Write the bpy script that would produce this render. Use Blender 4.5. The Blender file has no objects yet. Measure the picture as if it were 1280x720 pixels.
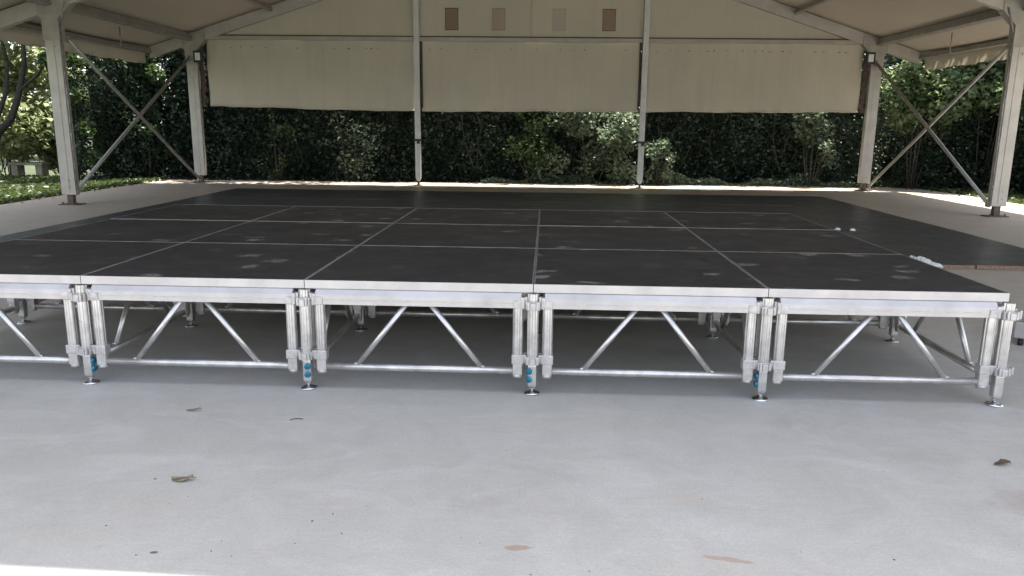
import bpy, bmesh, math, random
import numpy as np
from mathutils import Vector, Matrix
random.seed(7); RNG = np.random.default_rng(7)
S = bpy.context.scene
COL = S.collection
R = math.radians

# ------------------------------------------------------------------ camera
cd = bpy.data.cameras.new('camera'); cam = bpy.data.objects.new('camera', cd); COL.objects.link(cam)
S.camera = cam
CX, CY, CZ, YAW, PIT, ROL, F = 0.05425, -3.93908, 1.41873, -0.042403, -0.209119, 0.0102177, 957.77
fw = Vector((math.sin(YAW)*math.cos(PIT), math.cos(YAW)*math.cos(PIT), math.sin(PIT)))
r0 = Vector((math.cos(YAW), -math.sin(YAW), 0)); u0 = r0.cross(fw)
rt = r0*math.cos(ROL) + u0*math.sin(ROL); up = -r0*math.sin(ROL) + u0*math.cos(ROL)
m = Matrix((rt, up, -fw)).transposed().to_4x4(); m.translation = (CX, CY, CZ)
cam.matrix_world = m
cd.sensor_width = 36.0; cd.lens = 36.0*F/1280.0; cd.clip_start = 0.05; cd.clip_end = 2000
S.render.resolution_x = 1024; S.render.resolution_y = 576

# tent frame of reference: x across, y towards the back (0 = back gable), z up
TX, TY, TA = -0.35299, 14.42019, 0.016874
def T(x, y, z=0.0):
    c, s = math.cos(TA), math.sin(TA)
    return Vector((TX + c*x - s*y, TY + s*x + c*y, z))

# ------------------------------------------------------------------ light
SUN = Vector((0.13, 0.15, 1.0)).normalized()
el = math.asin(SUN.z); az = math.atan2(SUN.x, SUN.y)
W = bpy.data.worlds.new('World'); S.world = W; W.use_nodes = True
nt = W.node_tree; nt.nodes.clear()
sky = nt.nodes.new('ShaderNodeTexSky'); sky.sky_type = 'NISHITA'; sky.sun_disc = False
sky.sun_elevation = el; sky.sun_rotation = az; sky.air_density = 1.0; sky.dust_density = 1.5; sky.ozone_density = 1.0
bg = nt.nodes.new('ShaderNodeBackground'); bg.inputs['Strength'].default_value = 0.15
wo = nt.nodes.new('ShaderNodeOutputWorld')
hz = nt.nodes.new('ShaderNodeMix'); hz.data_type = 'RGBA'; hz.inputs[0].default_value = 0.55      # thin white overcast veil over the blue
bw = nt.nodes.new('ShaderNodeRGBToBW'); nt.links.new(sky.outputs[0], bw.inputs[0])
vm = nt.nodes.new('ShaderNodeMix'); vm.data_type = 'RGBA'; vm.blend_type = 'MULTIPLY'; vm.inputs[0].default_value = 1.0; vm.inputs[7].default_value = (1.08, 1.04, 1.0, 1)
nt.links.new(bw.outputs[0], vm.inputs[6]); nt.links.new(sky.outputs[0], hz.inputs[6]); nt.links.new(vm.outputs[2], hz.inputs[7])
nt.links.new(hz.outputs[2], bg.inputs[0]); nt.links.new(bg.outputs[0], wo.inputs[0])
sl = bpy.data.lights.new('sun', 'SUN'); sl.energy = 3.6; sl.angle = R(0.53); sl.color = (1.0, 0.96, 0.90)
so = bpy.data.objects.new('sun', sl); COL.objects.link(so); so.location = (0, 0, 30)
so.rotation_euler = SUN.to_track_quat('Z', 'Y').to_euler()
S.view_settings.view_transform = 'Standard'; S.view_settings.look = 'None'
S.view_settings.exposure = 2.0; S.view_settings.gamma = 1.0

# ------------------------------------------------------------------ helpers
def tag(o, label=None, cat=None, group=None, kind=None):
    if label: o['label'] = label
    if cat: o['category'] = cat
    if group: o['group'] = group
    if kind: o['kind'] = kind
    return o
def empty(name, loc=(0, 0, 0), rz=0.0, parent=None):
    o = bpy.data.objects.new(name, None); COL.objects.link(o); o.location = loc; o.rotation_euler = (0, 0, rz)
    o.empty_display_size = 0.1
    if parent: o.parent = parent
    return o
class MB:
    def __init__(s): s.b = bmesh.new(); s.mi = 0
    def _mk(s, faces):
        for f in faces: f.material_index = s.mi
    def box(s, c, d, rot=None, bev=0.0):
        r = bmesh.ops.create_cube(s.b, size=1.0); vs = r['verts']
        M = Matrix.Translation(Vector(c))
        if rot is not None: M = M @ rot.to_4x4()
        M = M @ Matrix.Diagonal((d[0], d[1], d[2], 1))
        bmesh.ops.transform(s.b, matrix=M, verts=vs)
        fs = set(f for v in vs for f in v.link_faces); s._mk(fs)
        if bev > 0:
            es = set(e for v in vs for e in v.link_edges)
            r = bmesh.ops.bevel(s.b, geom=list(es), offset=bev, segments=2, affect='EDGES', profile=0.6)
            s._mk(r['faces'])
        return s
    def tube(s, a, b, r1, r2=None, n=12, cap=True, smooth=True):
        a, b = Vector(a), Vector(b); r2 = r1 if r2 is None else r2
        d = (b-a); L = d.length; q = d.to_track_quat('Z', 'Y').to_matrix().to_4x4()
        rr = bmesh.ops.create_cone(s.b, cap_ends=cap, segments=n, radius1=r1, radius2=r2, depth=L)
        bmesh.ops.transform(s.b, matrix=Matrix.Translation((a+b)/2) @ q, verts=rr['verts'])
        for f in set(f for v in rr['verts'] for f in v.link_faces):
            f.material_index = s.mi; f.smooth = smooth and len(f.verts) == 4
        return s
    def lathe(s, prof, c=(0, 0, 0), n=20, rot=None):
        rings = []
        for (r, z) in prof:
            ring = []
            for k in range(n):
                t = 2*math.pi*k/n; v = Vector((r*math.cos(t), r*math.sin(t), z))
                if rot is not None: v = rot @ v
                ring.append(s.b.verts.new(v+Vector(c)))
            rings.append(ring)
        for i in range(len(rings)-1):
            for k in range(n):
                f = s.b.faces.new((rings[i][k], rings[i][(k+1) % n], rings[i+1][(k+1) % n], rings[i+1][k]))
                f.smooth = True; f.material_index = s.mi
        for rg, rev in ((rings[0], True), (rings[-1], False)):
            f = s.b.faces.new(rg[::-1] if rev else rg); f.material_index = s.mi
        return s
    def prism(s, poly, axis, a, b):
        """poly = outline in the two other axes, extruded along axis from a to b"""
        def P(u, v, w):
            return {'x': (w, u, v), 'y': (u, w, v), 'z': (u, v, w)}[axis]
        A = [s.b.verts.new(P(u, v, a)) for u, v in poly]; B = [s.b.verts.new(P(u, v, b)) for u, v in poly]
        n = len(poly); fs = [s.b.faces.new(A), s.b.faces.new(B[::-1])]
        for i in range(n): fs.append(s.b.faces.new((A[i], B[i], B[(i+1) % n], A[(i+1) % n])))
        s._mk(fs); return s
    def mesh(s, name):
        bmesh.ops.recalc_face_normals(s.b, faces=s.b.faces)
        me = bpy.data.meshes.new(name); s.b.to_mesh(me); s.b.free(); return me
    def build(s, name, mats, parent=None, loc=None):
        me = s.mesh(name)
        for mm in (mats if isinstance(mats, (list, tuple)) else [mats]): me.materials.append(mm)
        return link(name, me, parent, loc)
def link(name, me, parent=None, loc=None):
    o = bpy.data.objects.new(name, me); COL.objects.link(o)
    if parent: o.parent = parent
    if loc is not None: o.location = loc
    return o
def dup(root, loc, rz=0.0):
    r = root.copy(); COL.objects.link(r); r.location = loc; r.rotation_euler = (0, 0, rz)
    for ch in list(root.children):
        c = ch.copy(); COL.objects.link(c); c.parent = r
        for g in list(ch.children):
            d = g.copy(); COL.objects.link(d); d.parent = c
    return r

# ------------------------------------------------------------------ materials
def newmat(name):
    m = bpy.data.materials.new(name); m.use_nodes = True; t = m.node_tree
    return m, t, t.nodes['Principled BSDF'], t.nodes['Material Output']
def N(t, typ, **kw):
    n = t.nodes.new(typ)
    for k, v in kw.items(): setattr(n, k, v)
    return n
def noise(t, vec, scale, detail=6, rough=0.6, dist=0.0):
    n = N(t, 'ShaderNodeTexNoise'); n.inputs['Scale'].default_value = scale; n.inputs['Detail'].default_value = detail
    n.inputs['Roughness'].default_value = rough; n.inputs['Distortion'].default_value = dist
    if vec is not None: t.links.new(vec, n.inputs['Vector'])
    return n.outputs['Fac']
def ramp(t, fac, stops, interp='LINEAR'):
    n = N(t, 'ShaderNodeValToRGB'); cr = n.color_ramp; cr.interpolation = interp
    while len(cr.elements) < len(stops): cr.elements.new(0.5)
    for e, (p, c) in zip(cr.elements, stops):
        e.position = p; e.color = (c[0], c[1], c[2], 1) if isinstance(c, (tuple, list)) else (c, c, c, 1)
    t.links.new(fac, n.inputs[0]); return n.outputs[0]
def mix(t, f, a, b, mode='MIX'):
    n = N(t, 'ShaderNodeMix', data_type='RGBA', blend_type=mode)
    for sock, v in ((n.inputs[0], f), (n.inputs[6], a), (n.inputs[7], b)):
        if hasattr(v, 'is_output'): t.links.new(v, sock)
        elif isinstance(v, (tuple, list)): sock.default_value = (v[0], v[1], v[2], 1)
        else: sock.default_value = v
    return n.outputs[2]
def math_(t, op, a, b=0.0, c=0.0):
    n = N(t, 'ShaderNodeMath', operation=op)
    for i, v in enumerate((a, b, c)):
        if hasattr(v, 'is_output'): t.links.new(v, n.inputs[i])
        else: n.inputs[i].default_value = v
    return n.outputs[0]
def bump(t, bs, h, strength, dist):
    n = N(t, 'ShaderNodeBump'); n.inputs['Strength'].default_value = strength; n.inputs['Distance'].default_value = dist
    t.links.new(h, n.inputs['Height']); t.links.new(n.outputs[0], bs.inputs['Normal'])
def objvec(t, rand=False, scale=None):
    tc = N(t, 'ShaderNodeTexCoord'); v = tc.outputs['Object']
    if rand:
        oi = N(t, 'ShaderNodeObjectInfo'); a = N(t, 'ShaderNodeVectorMath', operation='MULTIPLY_ADD')
        t.links.new(oi.outputs['Random'], a.inputs[0]); a.inputs[1].default_value = (37.0, 53.0, 71.0); t.links.new(v, a.inputs[2]); v = a.outputs[0]
    if scale:
        mp = N(t, 'ShaderNodeMapping'); mp.inputs['Scale'].default_value = scale; t.links.new(v, mp.inputs[0]); v = mp.outputs[0]
    return v

def mat_simple(name, col, rough=0.5, metal=0.0, var=0.15, vscale=8.0, bmp=0.0, bscale=60.0, rand=True, tint=None):
    m, t, b, o = newmat(name); v = objvec(t, rand)
    f = noise(t, v, vscale)
    dark = tuple(c*(1-var) for c in col); lite = tuple(min(1, c*(1+var)) for c in col)
    if tint: dark = tint
    t.links.new(ramp(t, f, [(0.3, dark), (0.7, lite)]), b.inputs['Base Color'])
    rr = ramp(t, noise(t, v, vscale*2.3), [(0.3, rough*0.8), (0.7, min(1, rough*1.2))])
    t.links.new(rr, b.inputs['Roughness']); b.inputs['Metallic'].default_value = metal
    if bmp: bump(t, b, noise(t, v, bscale), bmp, 0.002)
    return m

ALU = mat_simple('brushed_aluminium', (0.60, 0.585, 0.57), 0.33, 0.8, 0.20, 14, 0.12, 180)
ALU_RAIL = mat_simple('aluminium_extrusion', (0.50, 0.48, 0.475), 0.42, 0.5, 0.12, 5, 0.08, 120)
CAST = mat_simple('cast_aluminium', (0.52, 0.50, 0.485), 0.48, 0.6, 0.2, 30, 0.35, 160)
CHROME = mat_simple('polished_steel', (0.72, 0.73, 0.75), 0.14, 1.0, 0.08, 20)
BLUE = mat_simple('blue_anodised_knob', (0.02, 0.19, 0.30), 0.2, 0.5, 0.15, 40)
RUBBER = mat_simple('black_rubber', (0.02, 0.02, 0.02), 0.7, 0.0, 0.2, 30)
EDGE = mat_simple('worn_edge_trim', (0.26, 0.255, 0.25), 0.55, 0.3, 0.45, 12)
TENTAL = mat_simple('tent_profile_paint', (0.44, 0.41, 0.365), 0.5, 0.15, 0.12, 3.5, 0.1, 60)
TENTDK = mat_simple('galvanised_tube', (0.30, 0.29, 0.27), 0.5, 0.5, 0.2, 10, 0.2, 80)
STEELB = mat_simple('rusty_base_steel', (0.12, 0.09, 0.07), 0.7, 0.2, 0.4, 14, 0.4, 60)
BARK = mat_simple('dark_bark', (0.032, 0.027, 0.022), 0.9, 0, 0.45, 12, 0.9, 30)
TWIG = mat_simple('twig_bark', (0.045, 0.038, 0.03), 0.9, 0, 0.4, 20)
WHITE = mat_simple('white_plastic', (0.48, 0.48, 0.47), 0.4, 0, 0.04, 20)
GLASSW = mat_simple('floodlight_glass', (0.75, 0.76, 0.74), 0.15, 0, 0.05, 30)
BLACKP = mat_simple('black_housing', (0.015, 0.015, 0.017), 0.5, 0, 0.2, 30)
DRYLEAF = mat_simple('dry_leaf', (0.25, 0.22, 0.13), 0.7, 0, 0.35, 60, 0.4, 120)
DRYLEAF2 = mat_simple('brown_leaf', (0.12, 0.085, 0.055), 0.8, 0, 0.4, 60, 0.4, 120)
STONE = mat_simple('weathered_concrete', (0.30, 0.27, 0.21), 0.85, 0, 0.3, 6, 0.5, 40)
LACE = mat_simple('rolled_dark_fabric', (0.085, 0.06, 0.045), 0.8, 0, 0.5, 25, 0.6, 30)

def make_fabric(name, col, trans, tcol):
    m, t, b, o = newmat(name); v = objvec(t, True)
    n1 = noise(t, v, 0.6, 8, 0.65); n2 = noise(t, v, 5.0, 6)
    c = mix(t, ramp(t, n1, [(0.35, 0.0), (0.75, 1.0)]), col, tuple(x*0.86 for x in col))
    # mildew specks
    sp = ramp(t, noise(t, v, 42.0, 3), [(0.70, 0.0), (0.76, 1.0)])
    msk = ramp(t, noise(t, v, 2.2, 3), [(0.52, 0.0), (0.62, 1.0)])
    c = mix(t, math_(t, 'MULTIPLY', math_(t, 'MULTIPLY', sp, msk), 0.35), c, (0.16, 0.13, 0.10))
    c = mix(t, math_(t, 'MULTIPLY', n2, 0.12), c, tuple(x*0.7 for x in col))
    st = ramp(t, noise(t, objvec(t, True, (5.0, 5.0, 0.25)), 2.0, 5, .7), [(0.48, 0.0), (0.75, 1.0)])
    c = mix(t, math_(t, 'MULTIPLY', st, 0.20), c, tuple(x*.62 for x in col))
    t.links.new(c, b.inputs['Base Color']); b.inputs['Roughness'].default_value = 0.55
    b.inputs['Specular IOR Level'].default_value = 0.25
    # soft wrinkles
    bump(t, b, noise(t, objvec(t, True, (1.4, 1.4, 0.35)), 2.5, 6), 0.6, 0.035)
    tr = N(t, 'ShaderNodeBsdfTranslucent'); tr.inputs['Color'].default_value = (*tcol, 1)
    ms = N(t, 'ShaderNodeMixShader'); ms.inputs[0].default_value = trans
    t.links.new(b.outputs[0], ms.inputs[1]); t.links.new(tr.outputs[0], ms.inputs[2]); t.links.new(ms.outputs[0], o.inputs['Surface'])
    return m
ROOF = make_fabric('roof_fabric', (0.50, 0.45, 0.385), 0.04, (0.75, 0.66, 0.54))
CURT = make_fabric('curtain_fabric', (0.62, 0.57, 0.46), 0.10, (0.75, 0.70, 0.54))
PATCH = [make_fabric('patch_%s' % n, c, 0.04, (0.6, 0.4, 0.3)) for n, c in
         (('deep_brown', (0.30, 0.215, 0.155)), ('mid_brown', (0.46, 0.37, 0.285)), ('faint', (0.54, 0.49, 0.40)), ('red_brown', (0.33, 0.235, 0.175)))]

PATCHB = [mat_simple('patch_border_%d' % k, c, .8, 0, .3, 20) for k, c in enumerate([(.14, .09, .06), (.33, .26, .19), (.44, .40, .31), (.19, .13, .09)])]
def make_concrete():
    m, t, b, o = newmat('smooth_concrete'); v = objvec(t)
    n1 = noise(t, v, 0.45, 8, 0.62, 0.4); n2 = noise(t, v, 3.2, 8, 0.65, 0.8); n3 = noise(t, v, 90.0, 4, 0.7)
    vs = objvec(t, False, (0.9, 2.4, 1)); n4 = noise(t, vs, 1.3, 7, 0.7, 1.5)
    c = mix(t, ramp(t, n1, [(0.32, 0.0), (0.70, 1.0)]), (0.465, 0.452, 0.415), (0.560, 0.548, 0.512))
    c = mix(t, math_(t, 'MULTIPLY', ramp(t, n2, [(0.40, 0.0), (0.72, 1.0)]), 0.6), c, (0.405, 0.39, 0.36))
    c = mix(t, math_(t, 'MULTIPLY', ramp(t, n4, [(0.52, 0.0), (0.68, 1.0)]), 0.40), c, (0.64, 0.63, 0.60))
    c = mix(t, math_(t, 'MULTIPLY', ramp(t, noise(t, vs, 0.8, 5, 0.6, 1.0), [(0.56, 0.0), (0.72, 1.0)]), 0.34), c, (0.50, 0.41, 0.345))
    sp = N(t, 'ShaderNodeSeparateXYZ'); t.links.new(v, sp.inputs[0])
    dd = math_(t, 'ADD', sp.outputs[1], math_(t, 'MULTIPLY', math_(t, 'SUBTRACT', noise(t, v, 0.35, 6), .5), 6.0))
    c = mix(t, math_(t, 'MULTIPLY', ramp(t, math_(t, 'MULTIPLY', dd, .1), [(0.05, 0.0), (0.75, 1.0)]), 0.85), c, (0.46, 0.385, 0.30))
    # trowel marks: fine streaks
    tv = objvec(t, False, (2.0, 26.0, 1)); c = mix(t, math_(t, 'MULTIPLY', ramp(t, noise(t, tv, 2.0, 5, 0.6, 2.0), [(0.5, 0.0), (0.75, 1.0)]), 0.22), c, (0.34, 0.33, 0.31))
    # pock marks and grains
    vo = N(t, 'ShaderNodeTexVoronoi'); vo.inputs['Scale'].default_value = 9.0; t.links.new(v, vo.inputs['Vector'])
    dots = ramp(t, vo.outputs['Distance'], [(0.030, 1.0), (0.055, 0.0)])
    pick = ramp(t, vo.outputs['Color'], [(0.80, 0.0), (0.82, 1.0)])
    c = mix(t, math_(t, 'MULTIPLY', math_(t, 'MULTIPLY', dots, pick), 0.40), c, (0.14, 0.12, 0.10))
    c = mix(t, math_(t, 'MULTIPLY', ramp(t, n3, [(0.38, 0.0), (0.72, 1.0)]), 0.38), c, (0.27, 0.265, 0.25))
    fl = ramp(t, noise(t, v, 28.0, 6, 0.75, 1.0), [(0.56, 0.0), (0.70, 1.0)]); c = mix(t, math_(t, 'MULTIPLY', fl, 0.30), c, (0.33, 0.315, 0.29))
    sc = ramp(t, noise(t, objvec(t, False, (3.0, 60.0, 1)), 1.2, 4, 0.6, 3.0), [(0.64, 0.0), (0.68, 1.0)]); c = mix(t, math_(t, 'MULTIPLY', sc, 0.22), c, (0.66, 0.65, 0.62))
    # named stains: (x, y, half length, half width, angle, colour, strength)
    geo = N(t, 'ShaderNodeNewGeometry'); P = geo.outputs['Position']
    wob = N(t, 'ShaderNodeTexNoise'); wob.inputs['Scale'].default_value = 14.0; wob.inputs['Detail'].default_value = 4
    t.links.new(P, wob.inputs['Vector'])
    for (x, y, a, w, ang, col, st) in STAINS:
        mp = N(t, 'ShaderNodeMapping', vector_type='TEXTURE'); mp.inputs['Location'].default_value = (x, y, 0)
        mp.inputs['Rotation'].default_value = (0, 0, ang); mp.inputs['Scale'].default_value = (a, w, 1)
        t.links.new(P, mp.inputs[0])
        ln = N(t, 'ShaderNodeVectorMath', operation='LENGTH'); t.links.new(mp.outputs[0], ln.inputs[0])
        d = math_(t, 'ADD', ln.outputs['Value'], math_(t, 'MULTIPLY', math_(t, 'SUBTRACT', wob.outputs['Fac'], 0.5), 2.2))
        c = mix(t, math_(t, 'MULTIPLY', ramp(t, d, [(0.75 if st > .55 else .15, 1.0), (1.0 if st > .55 else 1.25, 0.0)]), st), c, col)
    t.links.new(c, b.inputs['Base Color'])
    t.links.new(ramp(t, n2, [(0.3, 0.42), (0.7, 0.68)]), b.inputs['Roughness'])
    b.inputs['Specular IOR Level'].default_value = 0.35
    h = math_(t, 'ADD', math_(t, 'MULTIPLY', n3, 0.5), math_(t, 'MULTIPLY', n2, 1.0)); bump(t, b, h, 0.22, 0.004)
    return m
RUST = (0.40, 0.29, 0.23)
STAINS = [(-0.01, -1.55, .06, .020, 0.1, RUST, .9), (-0.05, -1.55, .02, .007, -.2, RUST, .6), (0.69, -1.58, .075, .018, -.25, RUST, .75), (0.34, -0.99, .15, .05, -.1, (.54, .47, .41), .35),
          (0.62, -1.16, .16, .06, -.3, (.52, .43, .36), .55), (0.20, -0.78, .12, .07, .2, (.52, .46, .40), .35), (-1.24, -1.655, .017, .010, 0, (.12, .09, .08), .9),
          (-0.17, -1.24, .14, .07, .2, (.37, .34, .32), .4), (0.05, -0.95, .16, .05, -.4, (.36, .34, .32), .35), (1.95, -1.1, .20, .13, .6, (.36, .31, .285), .55), (1.72, -0.72, .2, .10, .1, (.40, .36, .33), .4),
          (1.25, -0.32, .16, .07, .3, (.34, .32, .30), .35), (-0.72, -1.28, .22, .06, .1, (.42, .38, .35), .35), (-2.1, -1.0, .3, .14, .2, (.40, .37, .35), .3), (0.95, 0.85, .35, .10, .2, (.33, .31, .29), .5)]
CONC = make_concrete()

def make_board(name, base, lite, rough, scuff=0.5):
    m, t, b, o = newmat(name); v = objvec(t, True)
    n1 = noise(t, v, 1.6, 7, 0.6, 0.5)
    c = mix(t, n1, base, lite)
    # dusty foot smears: elongated ragged marks in clusters
    wv = N(t, 'ShaderNodeTexNoise'); wv.inputs['Scale'].default_value = 9.0; wv.inputs['Detail'].default_value = 5; t.links.new(v, wv.inputs['Vector'])
    wa = N(t, 'ShaderNodeVectorMath', operation='MULTIPLY_ADD'); t.links.new(wv.outputs['Color'], wa.inputs[0]); wa.inputs[1].default_value = (.22, .22, 0); t.links.new(v, wa.inputs[2])
    mp = N(t, 'ShaderNodeMapping'); mp.inputs['Scale'].default_value = (3.4, 5.0, 1); mp.inputs['Rotation'].default_value = (0, 0, .25); t.links.new(wa.outputs[0], mp.inputs[0])
    vo = N(t, 'ShaderNodeTexVoronoi', voronoi_dimensions='2D'); vo.inputs['Scale'].default_value = 1.0; t.links.new(mp.outputs[0], vo.inputs['Vector'])
    sx_ = N(t, 'ShaderNodeSeparateColor'); t.links.new(vo.outputs['Color'], sx_.inputs[0])
    s1 = math_(t, 'MULTIPLY', ramp(t, vo.outputs['Distance'], [(0.13, 1.0), (0.27, 0.0)]), ramp(t, sx_.outputs[0], [(0.60, 0.0), (0.95, 1.0)]))
    s1 = math_(t, 'MULTIPLY', s1, ramp(t, noise(t, v, 26.0, 4, .7), [(0.35, 0.15), (0.65, 1.0)]))
    k1 = ramp(t, noise(t, v, 1.5, 2), [(0.40, 0.0), (0.52, 1.0)])
    c = mix(t, math_(t, 'MULTIPLY', math_(t, 'MULTIPLY', s1, k1), scuff), c, (0.23, 0.22, 0.21))
    s2 = ramp(t, noise(t, objvec(t, True, (1.6, 9.0, 1)), 3.0, 5, 0.7, 0.8), [(0.58, 0.0), (0.70, 1.0)])
    c = mix(t, math_(t, 'MULTIPLY', s2, scuff*0.35), c, (0.20, 0.19, 0.18))
    c = mix(t, math_(t, 'MULTIPLY', ramp(t, noise(t, v, 0.9, 4), [(0.4, 0.0), (0.8, 1.0)]), 0.22), c, (0.10, 0.09, 0.08))
    t.links.new(c, b.inputs['Base Color'])
    t.links.new(ramp(t, noise(t, v, 3.0, 5), [(0.3, rough*0.85), (0.7, rough*1.15)]), b.inputs['Roughness'])
    b.inputs['Specular IOR Level'].default_value = 0.35
    bump(t, b, noise(t, v, 170.0, 3), 0.25, 0.001)
    return m
DECK = make_board('dark_film_faced_plywood', (0.018, 0.0185, 0.020), (0.030, 0.031, 0.033), 0.55, 1.3)
BLKFLOOR = make_board('black_floor_board', (0.042, 0.047, 0.060), (0.068, 0.075, 0.092), 0.38, 0.35)  # blue-grey lift paints the sky's sheen into the black boards
PLY = mat_simple('plywood_edge', (0.26, 0.17, 0.12), 0.75, 0, 0.35, 30, 0.3, 60)

PLYU = mat_simple('raw_plywood_underside', (0.42, 0.34, 0.25), 0.8, 0, 0.2, 5, 0.2, 40)
def make_leafmat(name, stops, trans=0.30, rough=0.42, tc=(0.16, 0.22, 0.03)):
    m, t, b, o = newmat(name)
    at = N(t, 'ShaderNodeAttribute', attribute_name='rnd')
    c = ramp(t, at.outputs['Fac'], stops)
    t.links.new(c, b.inputs['Base Color']); b.inputs['Roughness'].default_value = rough
    b.inputs['Specular IOR Level'].default_value = 0.5
    tr = N(t, 'ShaderNodeBsdfTranslucent'); t.links.new(mix(t, 0.5, c, tc), tr.inputs['Color'])
    ms = N(t, 'ShaderNodeMixShader'); ms.inputs[0].default_value = trans
    t.links.new(b.outputs[0], ms.inputs[1]); t.links.new(tr.outputs[0], ms.inputs[2]); t.links.new(ms.outputs[0], o.inputs['Surface'])
    return m
L_DARK = make_leafmat('dark_leaves', [(0.0, (.018, .034, .026)), (0.6, (.030, .054, .036)), (0.93, (.05, .08, .05)), (1.0, (.16, .21, .14))], .2, .45)  # palest stop paints sun glints into the leaf colour
L_MID = make_leafmat('mid_green_leaves', [(0.0, (.035, .07, .03)), (0.6, (.07, .12, .045)), (1.0, (.13, .19, .08))], .3)
L_PALE = make_leafmat('pale_green_leaves', [(0.0, (.08, .12, .075)), (0.6, (.17, .22, .145)), (1.0, (.34, .38, .29))], .4, .38, (.30, .36, .20))
L_YEL = make_leafmat('yellow_green_leaves', [(0.0, (.15, .19, .08)), (0.6, (.27, .31, .15)), (1.0, (.42, .44, .30))], .6, .42, (.52, .56, .30))  # leaf colour raised so backlit growth looks sunlit
L_FRESH = make_leafmat('fresh_green_leaves', [(0.0, (.10, .15, .07)), (0.6, (.20, .27, .13)), (1.0, (.38, .43, .28))], .45, .36, (.36, .44, .20))  # brighter copy of the pale leaves, sunlight on the right-hand shrubs painted in
GRASS = make_leafmat('grass_blades', [(0.0, (.05, .08, .03)), (0.7, (.10, .13, .05)), (1.0, (.20, .19, .09))], .3)
SOIL = mat_simple('grassy_soil', (0.055, 0.07, 0.028), 0.95, 0, 0.5, 3.0, 0.8, 30, rand=False)

# ------------------------------------------------------------------ setting: ground
g = MB(); g.box((0, 30, -0.15), (600, 600, 0.1)); tag(g.build('ground', SOIL), kind='structure')
g = MB()
pts = [(-9.02, 0.80), (-9.08, -2.6), (-9.02, -5.4), (-9.25, -9), (-9.4, -40), (26, -40), (14, -9), (9.75, -5), (9.7, -1), (9.5, 0.85), (5, 1.05), (0, 0.95), (-5, 0.85)]
g.prism([(T(x, y).x, T(x, y).y) for x, y in pts], 'z', -0.12, 0.0)
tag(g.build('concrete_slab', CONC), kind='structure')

# ------------------------------------------------------------------ marquee
HB = 7.874; YF = [0.0, -5.287, -10.574, -15.23]; SL = 0.3185
def zb(x): return 3.32 + SL*(7.44-abs(x))       # underside of the rafters
tent = tag(empty('marquee', T(0, 0), TA), 'large open-sided event marquee with beige fabric roof over the concrete floor', 'tent')
def tb(fn, name, mat, parent=tent):
    g = MB(); fn(g); return g.build(name, mat, parent)
ang = math.atan(SL)
for fi, y in enumerate(YF):
    for sx in (-1, 1):
        def post(g):
            g.box((sx*HB, y, 0.175+1.60), (0.25, 0.13, 3.20), bev=0.008)
            g.box((sx*(HB+0.0), y-0.068, 1.75), (0.05, 0.008, 3.05))      # keder groove cover strip
        p = tb(post, 'post', TENTAL)
        if fi == 1:
            def cond(g):
                xx = sx*(HB-.147)
                g.tube((xx, y-.05, .20), (xx, y-.05, 2.95), .014, n=8); g.tube((xx, y-.05, 2.95), (sx*(HB-.30), y-.095, 3.32), .014, n=8)
                for z in (.5, 1.2, 1.9, 2.6): g.box((xx+sx*.004, y-.05, z), (.04, .04, .02))
            tb(cond, 'conduit', EDGE, p)
        def shoe(g):
            g.box((sx*HB, y, 0.095), (0.10, 0.09, 0.165))
            g.box((sx*HB, y, 0.008), (0.34, 0.24, 0.016))
            for a in (-.12, .12): g.tube((sx*HB+a, y-.07, 0.016), (sx*HB+a, y-.07, 0.05), .014, n=8)
        tb(shoe, 'base_plate', STEELB, p)
        def bolts(g):
            for z in (0.30, 0.42, 2.62, 2.95): g.tube((sx*HB+0.03, y-0.064, z), (sx*HB+0.03, y-0.078, z), 0.014, n=8)
        tag(tb(bolts, 'bolts', TENTDK, p), kind='stuff')
        def rafter(g):
            x0, x1 = sx*8.85, 0.0
            poly = [(x0, zb(x0)), (x1, zb(x1)), (x1, zb(x1)+.25), (x0, zb(x0)+.25)]
            g.prism(poly, 'y', y-.06, y+.06)
            poly = [(x0, zb(x0)-.004), (x1, zb(x1)-.004), (x1, zb(x1)+.02), (x0, zb(x0)+.02)]
            g.prism(poly, 'y', y-.067, y+.067)
        tb(rafter, 'rafter', TENTAL)
        def gus(g):
            xs = [sx*(HB+.20), sx*(HB+.20), sx*(HB-.36), sx*(HB-.36), sx*(HB-.14), sx*(HB-.14), sx*(HB+.14), sx*(HB+.14)]
            zz = [zb(HB+.20)-.01, zb(HB+.20)+.24, zb(HB-.36)+.24, zb(HB-.36)-.02, 3.06, 2.72, 2.72, 3.05]
            g.prism(list(zip(xs, zz)), 'y', y-.080, y+.080)
        tb(gus, 'corner_bracket', mat_simple('bracket_metal_%d' % (fi*2+(sx > 0)), (0.36, 0.34, 0.30), .5, .3, .15, 5), p)
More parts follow.
